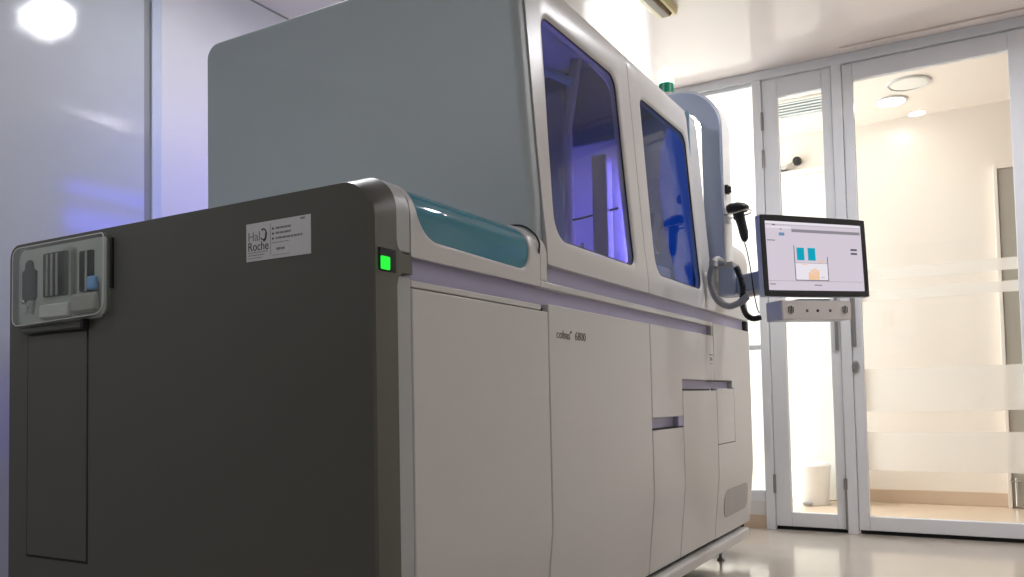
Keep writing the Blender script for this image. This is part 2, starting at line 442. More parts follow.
# hall vent
t = thing('ceiling_vent', 'slatted air vent in the hall ceiling above the narrow glass door', 'vent', (5.92, 1.03, 2.79))
sub(t, 'frame', boxes((5.74, 5.765, .86, 1.24, 2.775, 2.79), (6.085, 6.11, .86, 1.24, 2.775, 2.79), (5.765, 6.085, .86, .885, 2.775, 2.79), (5.765, 6.085, 1.215, 1.24, 2.775, 2.79)), 'door_white', bevel=.004)
sub(t, 'backing', B(5.765, 6.085, .885, 1.215, 2.786, 2.79), 'tealin')
for k in range(5):
    x = 5.785+k*.06
    bm = bmesh.new(); prism(bm, [[(x, .885, 2.777), (x+.046, .885, 2.784), (x+.046, .885, 2.786), (x, .885, 2.780)], [(x, 1.215, 2.777), (x+.046, 1.215, 2.784), (x+.046, 1.215, 2.786), (x, 1.215, 2.780)]])
    sub(t, 'slat', bm, 'door_white')
# door closer in the hall
t = thing('door_closer', 'small black knob and chrome arm on hall wall above the white door', 'door closer', (XH, 1.21, 2.58))
sub(t, 'knob', lathe(bmesh.new(), [(.0005, -.06), (.03, -.055), (.034, -.02), (.02, 0)], (XH, 1.205, 2.585), 20, 'x'), 'black')
sub(t, 'arm', tube(bmesh.new(), [(XH-.04, 1.21, 2.583), (XH-.05, 1.3, 2.552), (XH-.05, 1.34, 2.545)], .008), 'chrome')
sub(t, 'bracket', boxes((XH-.06, XH, 1.28, 1.36, 2.525, 2.553)), 'chrome', bevel=.006)
# bins in the hall
def waste_bin(x, y, r, h, lb):
    t = thing('waste_bin', lb, 'bin', (x, y, 0), 0, 'white bins in the hall')
    sub(t, 'bucket', lathe(bmesh.new(), [(r*.86, 0), (r*.88, .01), (r, h), (r*.97, h), (r*.84, .02)], (x, y, 0), 32), 'bin')
    sub(t, 'lid', lathe(bmesh.new(), [(r*1.03, h-.01), (r*1.04, h+.012), (r*.9, h+.03), (.001, h+.038)], (x, y, 0), 32), 'bin')
    sub(t, 'pedal', boxes((x-r-.03, x-r*.7, y-.03, y+.03, .012, .022)), 'alu_dark', bevel=.003)
    return t
waste_bin(6.33, 1.15, .14, .27, 'white pedal bin on the hall floor seen through the narrow glass door')
waste_bin(6.42, .88, .1, .27, 'white pedal bin half hidden by the right edge of the narrow glass door')

# ================================================================== THE ANALYZER
A = thing('molecular_analyzer', 'large grey and white laboratory analyzer with two tall tinted windows', 'lab analyzer', (2.83, 1.7, 0))
X0, X1, X2, X3, X4, X5 = 1.305, 1.437, 2.03, 2.08, 3.70, 4.35
YF = 1.07; YK = 2.36
low = [(1.106, .10), (1.10, .145), (1.088, .27), (1.078, .36), (1.071, .43), (1.07, .47)]
shoulder = arc(1.15, 1.205, .08, 180, 90, 12)
# --- end panel
back_r = arc(2.32, 1.245, .04, 90, 0, 6)
prof_full = [(YF-.004, .06)]+[(y-.004, z) for y, z in shoulder]+back_r+[(YK, .06)]
def inset(dz, dy):
    return [(YF-.004+dy, .06)]+[(1.146+(y-1.15)*(.08-dy)/.08 , 1.205-dz+dy*.0+(z-1.205)*(.08)/.08) for y, z in shoulder]+[(y, z-dz) for y, z in back_r]+[(YK-dy*.5, .06)]
bm = prism(bmesh.new(), [[(1.383, y, z) for y, z in inset(.002, 0)], [(1.35, y, z) for y, z in inset(.014, 0)], [(1.313, y, z) for y, z in inset(.0255, .001)], [(X0, y, z) for y, z in inset(.029, .005)]])
sub(A, 'end_panel', bm, 'dark', smooth=22)
# tongue of the end panel around the button
bp = arc(1.409, 1.140, .026, 180, 270, 8)+[(X1-.002, 1.114), (X1-.002, 1.072)]+arc(1.409, 1.046, .026, 90, 180, 8)
bm = prism(bmesh.new(), [[(x, YF-.0045, z) for x, z in bp], [(x, YF+.03, z) for x, z in bp]])
sub(A, 'button_bracket', bm, 'dark')
# button with its recess
rec = sub(A, 'button_recess', boxes((1.323, 1.377, YF-.0065, YF-.003, 1.069, 1.117)), 'dark_gap', bevel=.002)
sub(rec, 'status_button', B(1.324, 1.352, YF-.012, YF-.006, 1.071, 1.099), 'green', bevel=.003)
rec['label'] = 'dark square recess with a green lit button'
# trim between end panel and front
def trim_poly(z0, z1, rtop=False):
    return None
bm = extX([(YF, 1.118)]+list(shoulder)+[(2.3, 1.285), (2.3, 1.25), (1.16, 1.25), (1.11, 1.2), (1.105, 1.118)], 1.3835, X1-.001)
sub(A, 'upper_trim', bm, 'trim_grey', bevel=.004)
bm = extX([(y, z) for y, z in low]+[(YF, 1.068), (1.105, 1.068), (1.12, .10)], 1.3835, X1-.001)
sub(A, 'lower_trim', bm, 'trim_grey', bevel=.004)
# --- dark core of the machine
core = [(1.125, .12), (1.10, .45), (1.10, 1.10), (2.34, 1.10), (2.34, .12)]
bm = extX(core, 1.385, 4.34)
sub(A, 'chassis', bm, 'dark_gap')
# rear wall of the low modules
bm = extX([(YK-.02, .1), (YK-.02, 1.27), (YK, 1.27), (YK, .1)], 1.384, 4.35)
sub(A, 'rear_panel', bm, 'side', bevel=.004)
# --- base rail and feet
bm = extX([(1.076, .088), (1.076, .126), (1.082, .132), (1.16, .132), (1.16, .088)], 1.384, 4.25)
sub(A, 'base_rail', bm, 'white', bevel=.004)
for x in (1.55, 2.6, 3.5, 4.02):
    for y in ((1.2, 2.2) if x < 4 else (1.16, 2.2)):
        bm = lathe(bmesh.new(), [(.03, 0), (.032, .006), (.012, .014), (.01, .06), (.02, .062), (.02, .12)], (x, y, 0), 20)
        bmesh.ops.scale(bm, vec=(.6, .6, 1), space=Matrix.Translation((-x, -y, 0)), verts=bm.verts)
        sub(A, 'foot', bm, 'alu_dark')
for x in (3.1, 3.75):
    bm = lathe(bmesh.new(), [(.03, -.012), (.04, -.008), (.04, .008), (.03, .012)], (x, 1.3, .04), 24, 'y')
    box(bm, x-.02, x+.02, 1.27, 1.33, .05, .12)
    sub(A, 'caster', bm, 'rubber')

# --- front panels
def fpanel(name, x0, x1, z0, z1, mat='white', t=.022, corner=0):
    pr = [(YF+.03*0, z) for z in ()]
    pts = [p for p in low if z0 < p[1] < z1]
    def yz(z):
        if z >= .47: return YF
        for a, b in zip(low, low[1:]):
            if a[1] <= z <= b[1]: return a[0]+(b[0]-a[0])*(z-a[1])/(b[1]-a[1])
        return low[0][0]
    outer = [(yz(z0), z0)]+pts+[(yz(z1), z1)]
    inner = [(y+t, z) for y, z in outer[::-1]]
    return sub(A, name, extX(outer+inner, x0, x1), mat, bevel=.0035, smooth=30)
g = .0022
fpanel('front_panel', X1+g, 2.078-g, .15, 1.045)
fpanel('front_panel', 2.078+g, 2.89-g, .15, 1.068)
bm = None
# stepped door right of the centre
def stepped(name, poly, y0=YF, t=.022, mat='white'):
    return sub(A, name, prism(bmesh.new(), [[(x, y0, z) for x, z in poly], [(x, y0+t, z) for x, z in poly]]), mat, bevel=.003)
stepped('front_panel', [(2.89+g, .72), (3.245-g, .72), (3.245-g, .867), (3.70-g, .867), (3.70-g, 1.068), (2.89+g, 1.068)])
fpanel('drawer_front', 2.89+g, 3.245-g, .15, .675)
fpanel('drawer_front', 3.245+g, 3.728-g, .15, .822)
fpanel('drawer_front', 3.728+g, 4.02, .577, .831)
bm = bmesh.new()
bm = extX([(1.0988, .15)]+low[2:]+[(YF, .5745), (YF+.022, .5745)]+[(y+.022, z) for y, z in low[:1:-1]]+[(1.1208, .15)], 3.728+g, X5)
po = [(3.70+g, .869), (3.99, .869), (3.99, .835), (4.02+g, .835), (4.02+g, .5745), (X5, .5745), (X5, 1.126), (3.70+g, 1.126)]
prism(bm, [[(x, YF, z) for x, z in po], [(x, YF+.022, z) for x, z in po]])
fp = sub(A, 'vent_panel', bm, 'white', smooth=30)
# vent grille
vl = rpoly([(3.835, .226), (4.275, .232), (4.255, .36), (3.85, .36)], [.06, .045, .055, .055], 8)
def lowy(z):
    if z >= .47: return YF
    for a, b in zip(low, low[1:]):
        if a[1] <= z <= b[1]: return a[0]+(b[0]-a[0])*(z-a[1])/(b[1]-a[1])
    return low[0][0]
vg = prism(bmesh.new(), [[(x, lowy(z)-.003, z) for x, z in vl], [(x, lowy(z)+.01, z) for x, z in vl]])
vo = fin('vent_grille', vg, 'grille', fp)
for k in range(9):
    z = .246+k*.0128
    fin('louvre', B(3.89, 4.235, lowy(z)-.0042, lowy(z)-.001, z, z+.003), 'grille', vo) if k < 9 else None
# handle recesses
sub(A, 'handle_recess', boxes((2.892, 3.243, 1.094, 1.099, .676, .719), (3.19, 3.243, 1.072, 1.094, .676, .719)), 'lav')
sub(A, 'handle_recess', boxes((3.247, 3.72, 1.094, 1.099, .823, .866)), 'lav')
sub(A, 'handle_recess', boxes((3.722, 3.99, 1.094, 1.099, .832, .868)), 'lav')
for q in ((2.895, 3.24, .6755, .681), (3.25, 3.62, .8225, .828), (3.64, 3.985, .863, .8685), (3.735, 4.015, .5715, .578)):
    sub(A, 'gap_shadow_strip', B(q[0], q[1], YF+.001, YF+.0215, q[2], q[3]), 'dark_gap')  # dark strips drawn in for the shade of the panel gaps
# lavender grip channels
sub(A, 'grip_channel', boxes((X1, 2.04, 1.092, 1.099, 1.04, 1.135)), 'lav')
sub(A, 'grip_channel', boxes((2.04, 3.675, 1.092, 1.099, 1.06, 1.135)), 'lav')
sub(A, 'channel_end', boxes((3.676, 3.70, 1.072, 1.099, 1.069, 1.112)), 'grille', bevel=.002)
sub(A, 'grip_channel', boxes((2.082, 4.299, 1.092, 1.099, 1.128, 1.18)), 'lav')
sub(A, 'channel_end', boxes((4.3, 4.348, 1.072, 1.099, 1.127, 1.178)), 'dark_gap', bevel=.002)
# rails between the channels
sub(A, 'front_rail', B(X1+.001, 2.036, YF, 1.092, 1.047, 1.062), 'white', bevel=.003)
sub(A, 'front_rail', B(2.0365, X4, YF, 1.092, 1.1105, 1.1295), 'white', bevel=.003)
# print on the front
mt = Matrix(((1, 0, 0, 2.124), (0, 0, -1, YF-.0008), (0, 1, 0, .974), (0, 0, 0, 1)))
sub(A, 'lettering', text_bm('cobas', .036, mt, .0004, 1.12), 'grey_text')
mt = Matrix(((1, 0, 0, 2.217), (0, 0, -1, YF-.0008), (0, 1, 0, .991), (0, 0, 0, 1)))
sub(A, 'lettering', text_bm('\u00ae', .012, mt, .0004, 1), 'grey_text')
mt = Matrix(((1, 0, 0, 2.248), (0, 0, -1, YF-.0008), (0, 1, 0, .974), (0, 0, 0, 1)))
sub(A, 'lettering', text_bm('6800', .036, mt, .0004, 1.08), 'grey_text')
for q in ((3.63, 3.68, .978, .984), (3.64, 3.67, .955, .97), (3.63, 3.68, .94, .943)):
    sub(A, 'small_print', B(q[0], q[1], YF-.001, YF+.002, q[2], q[3]), 'ink_soft')

# --- low left module: cover with the teal window
cpath = Path([(YF, 1.112)]+resample(shoulder, .006)[0:]+[(1.15+.02*k, 1.285) for k in range(1, 58)])
sA = cpath.sz(1.205)
s_top = sA+.08*PI/2                       # arc length where the top becomes level
def sY(y): return s_top+(y-1.15)
N = 44
out = roundloop([(X1+.001, .001), (2.034, .001), (2.034, sY(2.29)), (X1+.001, sY(2.29))], [.001]*4, N)
hole = roundloop([(1.462, cpath.sz(1.160)), (1.974, cpath.sz(1.150)), (1.974, sY(1.235)), (1.455, sY(1.235))], [.085, .05, .085, .03], N)
def grow(L, d):
    c = sum((p for p in L), Vector((0, 0)))/len(L)
    o = []
    for i, p in enumerate(L):
        t = (L[(i+1) % len(L)]-L[i-1]).normalized(); n = Vector((t.y, -t.x)); o.append(p+n*d)
    return o
bm = ring_face(cpath, out, [(grow(hole, .006), 0), (grow(hole, .002), .002), (hole, .006)], .012)
sub(A, 'module_cover', bm, 'white', smooth=50)
sub(A, 'cover_window', pane_face(cpath, grow(hole, .001), .005, .003, 10), 'teal', smooth=60)
# tray, racks and arm seen dimly through the teal window
sub(A, 'loading_tray', boxes((1.45, 2.02, 1.13, 2.3, 1.102, 1.112)), 'tealin')
for k in range(6):
    sub(A, 'tube_rack', boxes((1.52+k*.075, 1.57+k*.075, 1.16, 1.6, 1.112, 1.16)), 'deck', bevel=.004)
sub(A, 'tray_arm', boxes((1.74, 1.80, 1.15, 1.8, 1.165, 1.20)), 'lampwood', bevel=.004)
sub(A, 'tray_screen', boxes((1.45, 2.025, 1.72, 1.73, 1.112, 1.268)), 'tealin')
# filler between the cover and the window doors, and its gasket
fprof = [(YF, 1.1305)]+list(shoulder)+[(1.3, 1.285), (1.3, 1.24), (1.16, 1.245), (1.115, 1.2), (1.10, 1.1305)]
sub(A, 'filler_trim', extX(fprof, 2.0365, 2.0785), 'white', bevel=.003)
gp = [(2.029, y-.002 if z < 1.26 else y, z+.004) for y, z in resample([(1.072, 1.2)]+arc(1.15, 1.205, .084, 165, 90, 10)+[(1.4, 1.289)], .01) for y, z in [(y, z)]]
sub(A, 'gasket', tube(bmesh.new(), gp, .0028, 8), 'rubber')

# --- tall middle module
wp = [(1.069, 1.18), (1.0695, 1.23), (1.083, 1.37), (1.099, 1.58), (1.113, 1.78), (1.126, 1.96)]
topc = arc(1.221, 2.041, .09, 168, 90, 12)
wp = wp+[(y, z) for y, z in topc]
wpath = Path(resample(wp, .012)+[(1.221+.02*k, 2.131) for k in range(1, 5)])
sEnd = wpath.d[-1]
def wdoor(x0, x1, wx, rtop):
    out = roundloop([(x0, .0005), (x1, .0005), (x1, sEnd), (x0, sEnd)], [.004, .004, rtop, .004], N)
    z0, z1 = wpath.sz(1.268), wpath.sz(1.965)
    hole = roundloop([(wx[0], z0), (wx[1], z0), (wx[2], z1), (wx[3], z1)], [.065, .045, .055, .045], N)
    bm = ring_face(wpath, out, [(grow(hole, .016), 0), (grow(hole, .011), .0015), (grow(hole, .003), .006), (hole, .010)], .03)
    dr = sub(A, 'window_door', bm, 'white', smooth=45)
    fin('door_glass', pane_face(wpath, grow(hole, .001), .010, .004, 12), 'win', dr, smooth=60)
    L0 = [wpath.pos(p.x, p.y, .0105) for p in hole]+[wpath.pos(hole[0].x, hole[0].y, .0105)]
    fin('glass_seal', tube(bmesh.new(), L0, .0035, 6), 'black', dr)
    return dr
wdoor(2.0815, 2.8865, (2.155, 2.785, 2.768, 2.192), .004)
wdoor(2.8905, 3.74, (3.0, 3.58, 3.572, 3.008), .10)
# side panel (blue-grey)
spoly = [(1.083, 1.20)]+[(y+.005, z) for y, z in wp if 1.25 < z < 2.0]+[(y+.003, z-.001) for y, z in topc[2:]]+arc(2.365, 2.083, .048, 90, 0, 8)+[(2.413, 1.16), (2.3, 1.16), (2.3, 1.288), (1.3, 1.288), (1.17, 1.283), (1.12, 1.24)]
b1 = [(X2+.028, y, z) for y, z in spoly]
def shrink(poly, d):
    out = []
    n = len(poly)
    for i in range(n):
        a = Vector(poly[i-1]); p = Vector(poly[i]); b = Vector(poly[(i+1) % n])
        t = (b-a).normalized(); out.append(p+Vector((-t.y, t.x))*-d*-1)
    return out
# clockwise or not: move towards the polygon's inside
def inside(poly, d):
    ar = sum(a[0]*b[1]-b[0]*a[1] for a, b in zip(poly, poly[1:]+poly[:1]))
    s = 1 if ar > 0 else -1; n = len(poly); out = []
    for i in range(n):
        a = Vector(poly[i-1]); p = Vector(poly[i]); b = Vector(poly[(i+1) % n])
        n1 = Vector((-(p-a).y, (p-a).x)).normalized()*s; n2 = Vector((-(b-p).y, (b-p).x)).normalized()*s
        m = (n1+n2); m = m/max(m.length_squared/2, .3); q = p+m*d
        out.append((q.x, q.y))
    return out
def lean(dy, dz):
    out = []
    for y, z in spoly:
        wf = max(0, min(1, (1.5-y)/.35)) if z > 1.25 else (1 if y < 1.12 else 0)
        wt = max(0, min(1, (z-1.9)/.1))
        out.append((y+dy*wf, z-dz*wt))
    return out
loops = [[(X3-.002, y, z) for y, z in spoly], [(X2+.024, y, z) for y, z in lean(0, .011)]]
for k in range(1, 6):
    a = PI/2*k/5
    loops.append([(X2+.024-.024*math.sin(a), y, z) for y, z in lean(.024*(1-math.cos(a)), .011+.013*math.sin(a)+.005*(1-math.cos(a)))])
sub(A, 'side_panel', prism(bmesh.new(), loops), 'side', smooth=40)
# roof, back and right wall of the tall module
rpolyl = [(1.30, 2.131)]+arc(2.365, 2.083, .048, 90, 0, 8)+[(2.413, 1.16), (2.39, 1.16), (2.39, 2.06), (2.34, 2.111), (1.30, 2.111)]
sub(A, 'roof_shell', extX(rpolyl, X3, 3.66), 'side', smooth=40)
sub(A, 'right_side_panel', extX([(1.115, 1.2), (1.165, 2.0), (1.20, 2.08), (1.24, 2.110), (2.34, 2.110), (2.389, 2.05), (2.389, 1.2)], 3.64, 3.66), 'int_white', bevel=.004)
# interior
sub(A, 'work_deck', B(X3, 3.64, 1.105, 2.38, 1.185, 1.215), 'deck')
sub(A, 'interior_back', B(X3+.002, 3.638, 1.78, 1.79, 1.215, 2.108), 'navy')
# lit cell behind the first window
sub(A, 'cell_wall', boxes((2.95, 2.965, 1.125, 1.78, 1.215, 1.79)), 'int_white')
sub(A, 'cell_hood', boxes((2.93, 2.965, 1.15, 1.78, 1.79, 2.09)), 'navy')
sub(A, 'cell_column', boxes((2.74, 2.82, 1.33, 1.40, 1.215, 1.95)), 'column', bevel=.006)
sub(A, 'cell_column', boxes((2.80, 2.86, 1.19, 1.25, 1.215, 1.70)), 'column', bevel=.006)
bm = bmesh.new(); tube(bm, [(2.80, 1.40, 1.55), (2.78, 1.34, 1.80), (2.74, 1.27, 2.05)], .022, 8)
sub(A, 'gripper_arm', bm, 'column')
bm = bmesh.new(); tube(bm, [(2.6, 1.42, 1.95), (2.62, 1.34, 1.98), (2.66, 1.25, 1.93)], .016, 8)
sub(A, 'gripper_arm', bm, 'tealin')
for k in range(5):
    sub(A, 'pipette', lathe(bmesh.new(), [(.012, 0), (.012, .09), (.006, .1), (.006, .13)], (2.5+.07*k, 1.22+.03*(k % 2), 1.215), 10), 'column')
for k in range(5):
    sub(A, 'sample_tube', lathe(bmesh.new(), [(.014, 0), (.014, .06), (.008, .11)], (2.6+.06*k, 1.40+.02*(k % 2), 1.215), 10), 'column')
bm = bmesh.new(); tube(bm, spline([(2.88, 1.5, 1.50), (2.8, 1.32, 1.47), (2.84, 1.16, 1.50)]), .004, 6)
sub(A, 'interior_cable', bm, 'rubber')
sub(A, 'cell_fill_tube', tube(bmesh.new(), [(2.9, 1.55, 1.24), (2.9, 1.55, 1.77)], .012, 10), 'purple')
sub(A, 'cell_fill_tube', tube(bmesh.new(), [(2.115, 1.15, 1.235), (2.115, 1.15, 1.42)], .012, 10), 'purple')  # hidden tube added behind the frame to light the cell wall
sub(A, 'cell_fill_tube', tube(bmesh.new(), [(2.93, 1.155, 1.26), (2.93, 1.155, 1.70)], .007, 10), 'purple')
sub(A, 'added_interior_light', tube(bmesh.new(), [(2.15, 1.24, 2.085), (2.85, 1.24, 2.085)], .01, 10), 'int_fill')  # hidden white tubes added under the roof to lift the interior
sub(A, 'added_interior_light', tube(bmesh.new(), [(3.0, 1.24, 2.085), (3.5, 1.24, 2.085)], .01, 10), 'int_fill')
# glowing shape put in for the blue reflection in the second window
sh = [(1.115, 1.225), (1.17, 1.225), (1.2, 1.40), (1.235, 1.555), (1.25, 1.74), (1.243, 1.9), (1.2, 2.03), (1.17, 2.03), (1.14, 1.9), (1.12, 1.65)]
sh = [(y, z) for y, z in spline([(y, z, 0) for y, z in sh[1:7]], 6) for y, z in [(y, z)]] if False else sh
sub(A, 'blue_glow_shape', extX(sh, 3.55, 3.575), 'blue', bevel=.004)
sub(A, 'interior_panel', B(3.60, 3.612, 1.12, 1.77, 1.215, 2.08), 'tealin')
bm = extX([(1.24, 1.43), (1.255, 1.47), (1.225, 1.6), (1.30, 1.61), (1.30, 1.5), (1.275, 1.44)], 3.42, 3.5)
sub(A, 'scanner_reflection_shape', bm, 'navy', bevel=.006)  # dark shape standing in for the scanner's reflection in the glass
sub(A, 'pale_reflection_block', boxes((3.36, 3.5, 1.19, 1.3, 1.215, 1.36)), 'int_white', bevel=.01)  # white block standing in for a reflection low in the second window
sub(A, 'cell_fill_tube', tube(bmesh.new(), [(2.985, 1.15, 1.25), (2.985, 1.16, 1.7)], .012, 10), 'blue_fill')  # hidden blue tube added behind the frame to light the second cell
# unseen glowing panel added at the rear to throw blue on the wall
rp = sub(A, 'added_rear_panel', boxes((2.2, 3.1, 2.411, 2.418, 1.50, 1.88)), 'dark_gap', bevel=.003)
fin('added_glow_pane', B(2.24, 3.08, 2.419, 2.422, 1.79, 1.85), 'purple_back', rp)
fin('added_glow_pane', B(2.24, 3.08, 2.419, 2.422, 1.60, 1.73), 'purple_back', rp)

rq = sub(A, 'added_rear_panel', boxes((1.5, 2.7, 2.361, 2.366, .55, 1.0)), 'dark_gap', bevel=.003)  # unseen violet panel added low on the rear to tint the wall
fin('added_glow_pane', B(1.53, 2.67, 2.367, 2.37, .58, .97), 'rear_violet', rq)

# --- right module
rs = [(1.0695, 1.18), (1.0705, 1.24), (1.083, 1.37), (1.088, 1.42), (2.36, 1.42), (2.36, 1.10), (1.11, 1.10), (1.098, 1.18)]
sub(A, 'right_module_shell', extX(rs, 3.742, X5), 'white', bevel=.003, smooth=40)
rs = [(1.08, 1.40), (1.066, 1.43)]+arc(1.176, 1.478, .11, 180, 90, 10)+[(2.36, 1.588), (2.36, 1.40)]
sub(A, 'shoulder_cover', extX(rs, 3.96, X5), 'white', bevel=.006, smooth=40)
# --- status beacon and arch
ARX0, ARX1 = 3.762, 3.892
outer = [(1.024, 1.398)]+arc(1.224, 2.036, .2, 178, 90, 16)+[(2.0, 2.236), (2.0, 2.137)]+arc(1.216, 2.036, .101, 90, 178, 12)+[(1.115, 1.398)]
sub(A, 'support_arch', extX(outer, ARX0, ARX1-.01), 'arch', bevel=.005, smooth=30)
# white face strip along the outside of the arch
fo = [(1.018, 1.398)]+arc(1.224, 2.036, .206, 178, 90, 16)+[(2.0, 2.242)]
fi = [(1.025, 1.398)]+arc(1.224, 2.036, .199, 178, 90, 16)+[(2.0, 2.235)]
sub(A, 'arch_face', extX(fo+fi[::-1], ARX0+.004, ARX1), 'arch_white', smooth=30)
sub(A, 'arch_foot', boxes((ARX0+.01, ARX1-.01, 1.87, 2.0, 1.43, 2.14)), 'arch', bevel=.01)
bx, by = 3.80, 1.29
bb = sub(A, 'status_beacon', lathe(bmesh.new(), [(.04, 2.238), (.04, 2.25), (.036, 2.254)], (bx, by, 0), 28), 'grille')
fin('green_lens', lathe(bmesh.new(), [(.036, 2.252), (.036, 2.302)], (bx, by, 0), 28), 'green_lens', bb)
fin('white_lens', lathe(bmesh.new(), [(.037, 2.303), (.037, 2.362), (.032, 2.374), (.001, 2.378)], (bx, by, 0), 28), 'beacon', bb)
# joint under the arch and arm to the monitor
sub(A, 'swivel_joint', boxes((3.775, 3.885, .982, 1.062, 1.255, 1.397)), 'arch', bevel=.012, seg=3)
sub(A, 'joint_collar', boxes((3.77, 3.89, .99, 1.066, 1.385, 1.41)), 'grille', bevel=.004)
def bar(p, q, w, h):
    d = (q-p).normalized(); s = Vector((-d.y, d.x, 0)).normalized()*w/2; u = Vector((0, 0, h/2))
    return prism(bmesh.new(), [[p+s+u, p-s+u, p-s-u, p+s-u], [q+s+u, q-s+u, q-s-u, q+s-u]])
sub(A, 'monitor_arm', bar(Vector((3.83, .985, 1.303)), Vector((3.535, .672, 1.303)), .05, .082), 'arch', bevel=.008)
sub(A, 'arm_clamp', bar(Vector((3.76, .93, 1.25)), Vector((3.6, .745, 1.25)), .045, .024), 'arch_white', bevel=.006)

# --- label on the end panel
st = sub(A, 'service_sticker', B(X0-.0012, X0+.001, 1.2325, 1.4255, 1.118, 1.2025), 'paper')
st['label'] = 'white rectangular service sticker with printed text'
def stm(y, z): return Matrix(((0, 0, -1, X0-.0014), (-1, 0, 0, y), (0, 1, 0, z), (0, 0, 0, 1)))
fin('lettering', text_bm('Hal', .029, stm(1.421, 1.163), .0003, 1.0), 'ink_soft', st)
fin('lettering', text_bm('Roche', .028, stm(1.421, 1.141), .0003, .9), 'ink', st)
bm = bmesh.new(); tube(bm, [(X0-.0016, 1.372-.009*math.cos(a), 1.175+.012*math.sin(a)) for a in [math.radians(-140+k*14) for k in range(20)]], .0013, 6)
tube(bm, [(X0-.0016, 1.3635, 1.178), (X0-.0016, 1.365, 1.166), (X0-.0016, 1.371, 1.16)], .002, 6)
fin('handset_mark', bm, 'ink', st)
def marks(rows):
    bm = bmesh.new()
    for y, z, wd, h in rows:
        q = y
        while q > y-wd:
            l = min(random.uniform(.005, .014), q-(y-wd)); box(bm, X0-.0017, X0-.001, q-l, q, z, z+h); q -= l+.002
    return bm
for q in ((1.42, 1.136, .06, .002), (1.42, 1.130, .05, .002), (1.42, 1.124, .045, .0015)): fin('small_print', marks([q]), 'ink_soft', st)
for q in ((1.335, 1.182, .045, .0045), (1.335, 1.171, .045, .0045), (1.335, 1.160, .078, .0045), (1.262, 1.195, .014, .004)): fin('small_print', marks([q]), 'ink_soft', st)
for q in ((1.345, 1.152, .05, .0015), (1.333, 1.136, .025, .005), (1.345, 1.125, .05, .001)): fin('small_print', marks([q]), 'ink_soft', st)
bm = bmesh.new()
for z in (1.184, 1.173, 1.162): lathe(bm, [(.0001, -.0017), (.0025, -.0017), (.0025, -.001)], (X0, 1.343, z), 10, 'x')
fin('bullet_mark', bm, 'ink', st)
fin('divider_line', boxes((X0-.0017, X0-.001, 1.3505, 1.3513, 1.126, 1.196)), 'ink_soft', st)

# --- clear consumable bay on the end panel
bay = sub(A, 'consumable_bay', prism(bmesh.new(), [[(x, y, z) for y, z in rpoly([(1.925, 1.03), (2.312, 1.025), (2.312, 1.236), (1.925, 1.236)], [.03, .02, .03, .01], 6)] for x in (X0-.004, X0+.004)]), 'bay_grey', bevel=.002)
bay['label'] = 'clear plastic bay with dark slots at the upper corner'
def slot(y0, y1, z0, z1, r=.006):
    return prism(bmesh.new(), [[(x, y, z) for y, z in rpoly([(y0, z0), (y1, z0), (y1, z1), (y0, z1)], [r]*4, 4)] for x in (X0-.008, X0-.003)])
key = [(2.222, 1.105), (2.232, 1.095), (2.278, 1.095), (2.288, 1.105), (2.288, 1.175), (2.275, 1.182), (2.272, 1.198), (2.262, 1.206), (2.248, 1.206), (2.240, 1.198), (2.237, 1.182), (2.222, 1.175)]
fin('key_slot', prism(bmesh.new(), [[(x, y, z) for y, z in key] for x in (X0-.008, X0-.003)]), 'dark_gap', bay)
fin('bay_slot', slot(2.082, 2.19, 1.098, 1.216), 'dark_gap', bay)
fin('bay_slot', slot(1.972, 2.03, 1.10, 1.206), 'dark_gap', bay)
for y in (2.165, 2.145, 2.122):
    fin('rib', tube(bmesh.new(), [(X0-.012, y, 1.10), (X0-.012, y, 1.212)], .003, 6), 'grille', bay)
fin('rib', tube(bmesh.new(), [(X0-.014, 1.992, 1.10), (X0-.014, 1.992, 1.205)], .003, 6), 'trim_grey', bay)
fin('bay_divider', boxes((X0-.022, X0-.004, 2.043, 2.076, 1.09, 1.22)), 'bin_clear', bay, bevel=.004)
fin('bracket', boxes((X0-.02, X0-.004, 2.065, 2.19, 1.04, 1.077)), 'arch_white', bay, bevel=.004)
fin('bracket', boxes((X0-.022, X0-.004, 1.945, 2.05, 1.045, 1.095)), 'grille', bay, bevel=.008)
fin('blue_reflection_block', boxes((X0-.024, X0-.01, 1.945, 1.978, 1.10, 1.135)), pm('blue_reflection_block', (130, 185, 250), .3), bay, bevel=.005)  # blue block standing in for a reflection in the clear bay
bm = bmesh.new()
for y, z, l in ((2.27, 1.085, .012), (2.248, 1.081, .018), (2.238, 1.087, .008)): box(bm, X0-.02, X0-.008, y-l, y, z, z+.008)
fin('latch', bm, 'chrome', bay, bevel=.002)
# clear shell: open box with rounded corners
lo = rpoly([(1.9, 1.034), (2.302, 1.024), (2.302, 1.24), (1.9, 1.24)], [.04, .025, .03, .012], 8)
li = inside(lo, .012)
bm = bmesh.new()
n_ = len(lo)
rows = [[bm.verts.new((x, y, z)) for y, z in L] for x, L in ((X0-.002, lo), (X0-.022, lo), (X0-.028, inside(lo, .003)), (X0-.03, li))]
for a, b in zip(rows, rows[1:]):
    for i in range(n_): bm.faces.new((a[i], a[(i+1) % n_], b[(i+1) % n_], b[i]))
bm.faces.new(rows[-1])
sh_ = fin('clear_shell', bm, 'bin_clear', bay, smooth=40)
fin('shell_edge_highlight', tube(bmesh.new(), [(X0-.027, y, z) for y, z in inside(lo, .002)]+[(X0-.027,)+tuple(inside(lo, .002)[0])], .0012, 6), 'arch_white', bay)  # pale rim drawn in as the highlight along the clear shell
fin('hinge_gap', boxes((X0-.006, X0+.001, 1.898, 1.907, 1.10, 1.228)), 'dark_gap', bay)
so = sh_.modifiers.new('thickness', 'SOLIDIFY'); so.thickness = .003
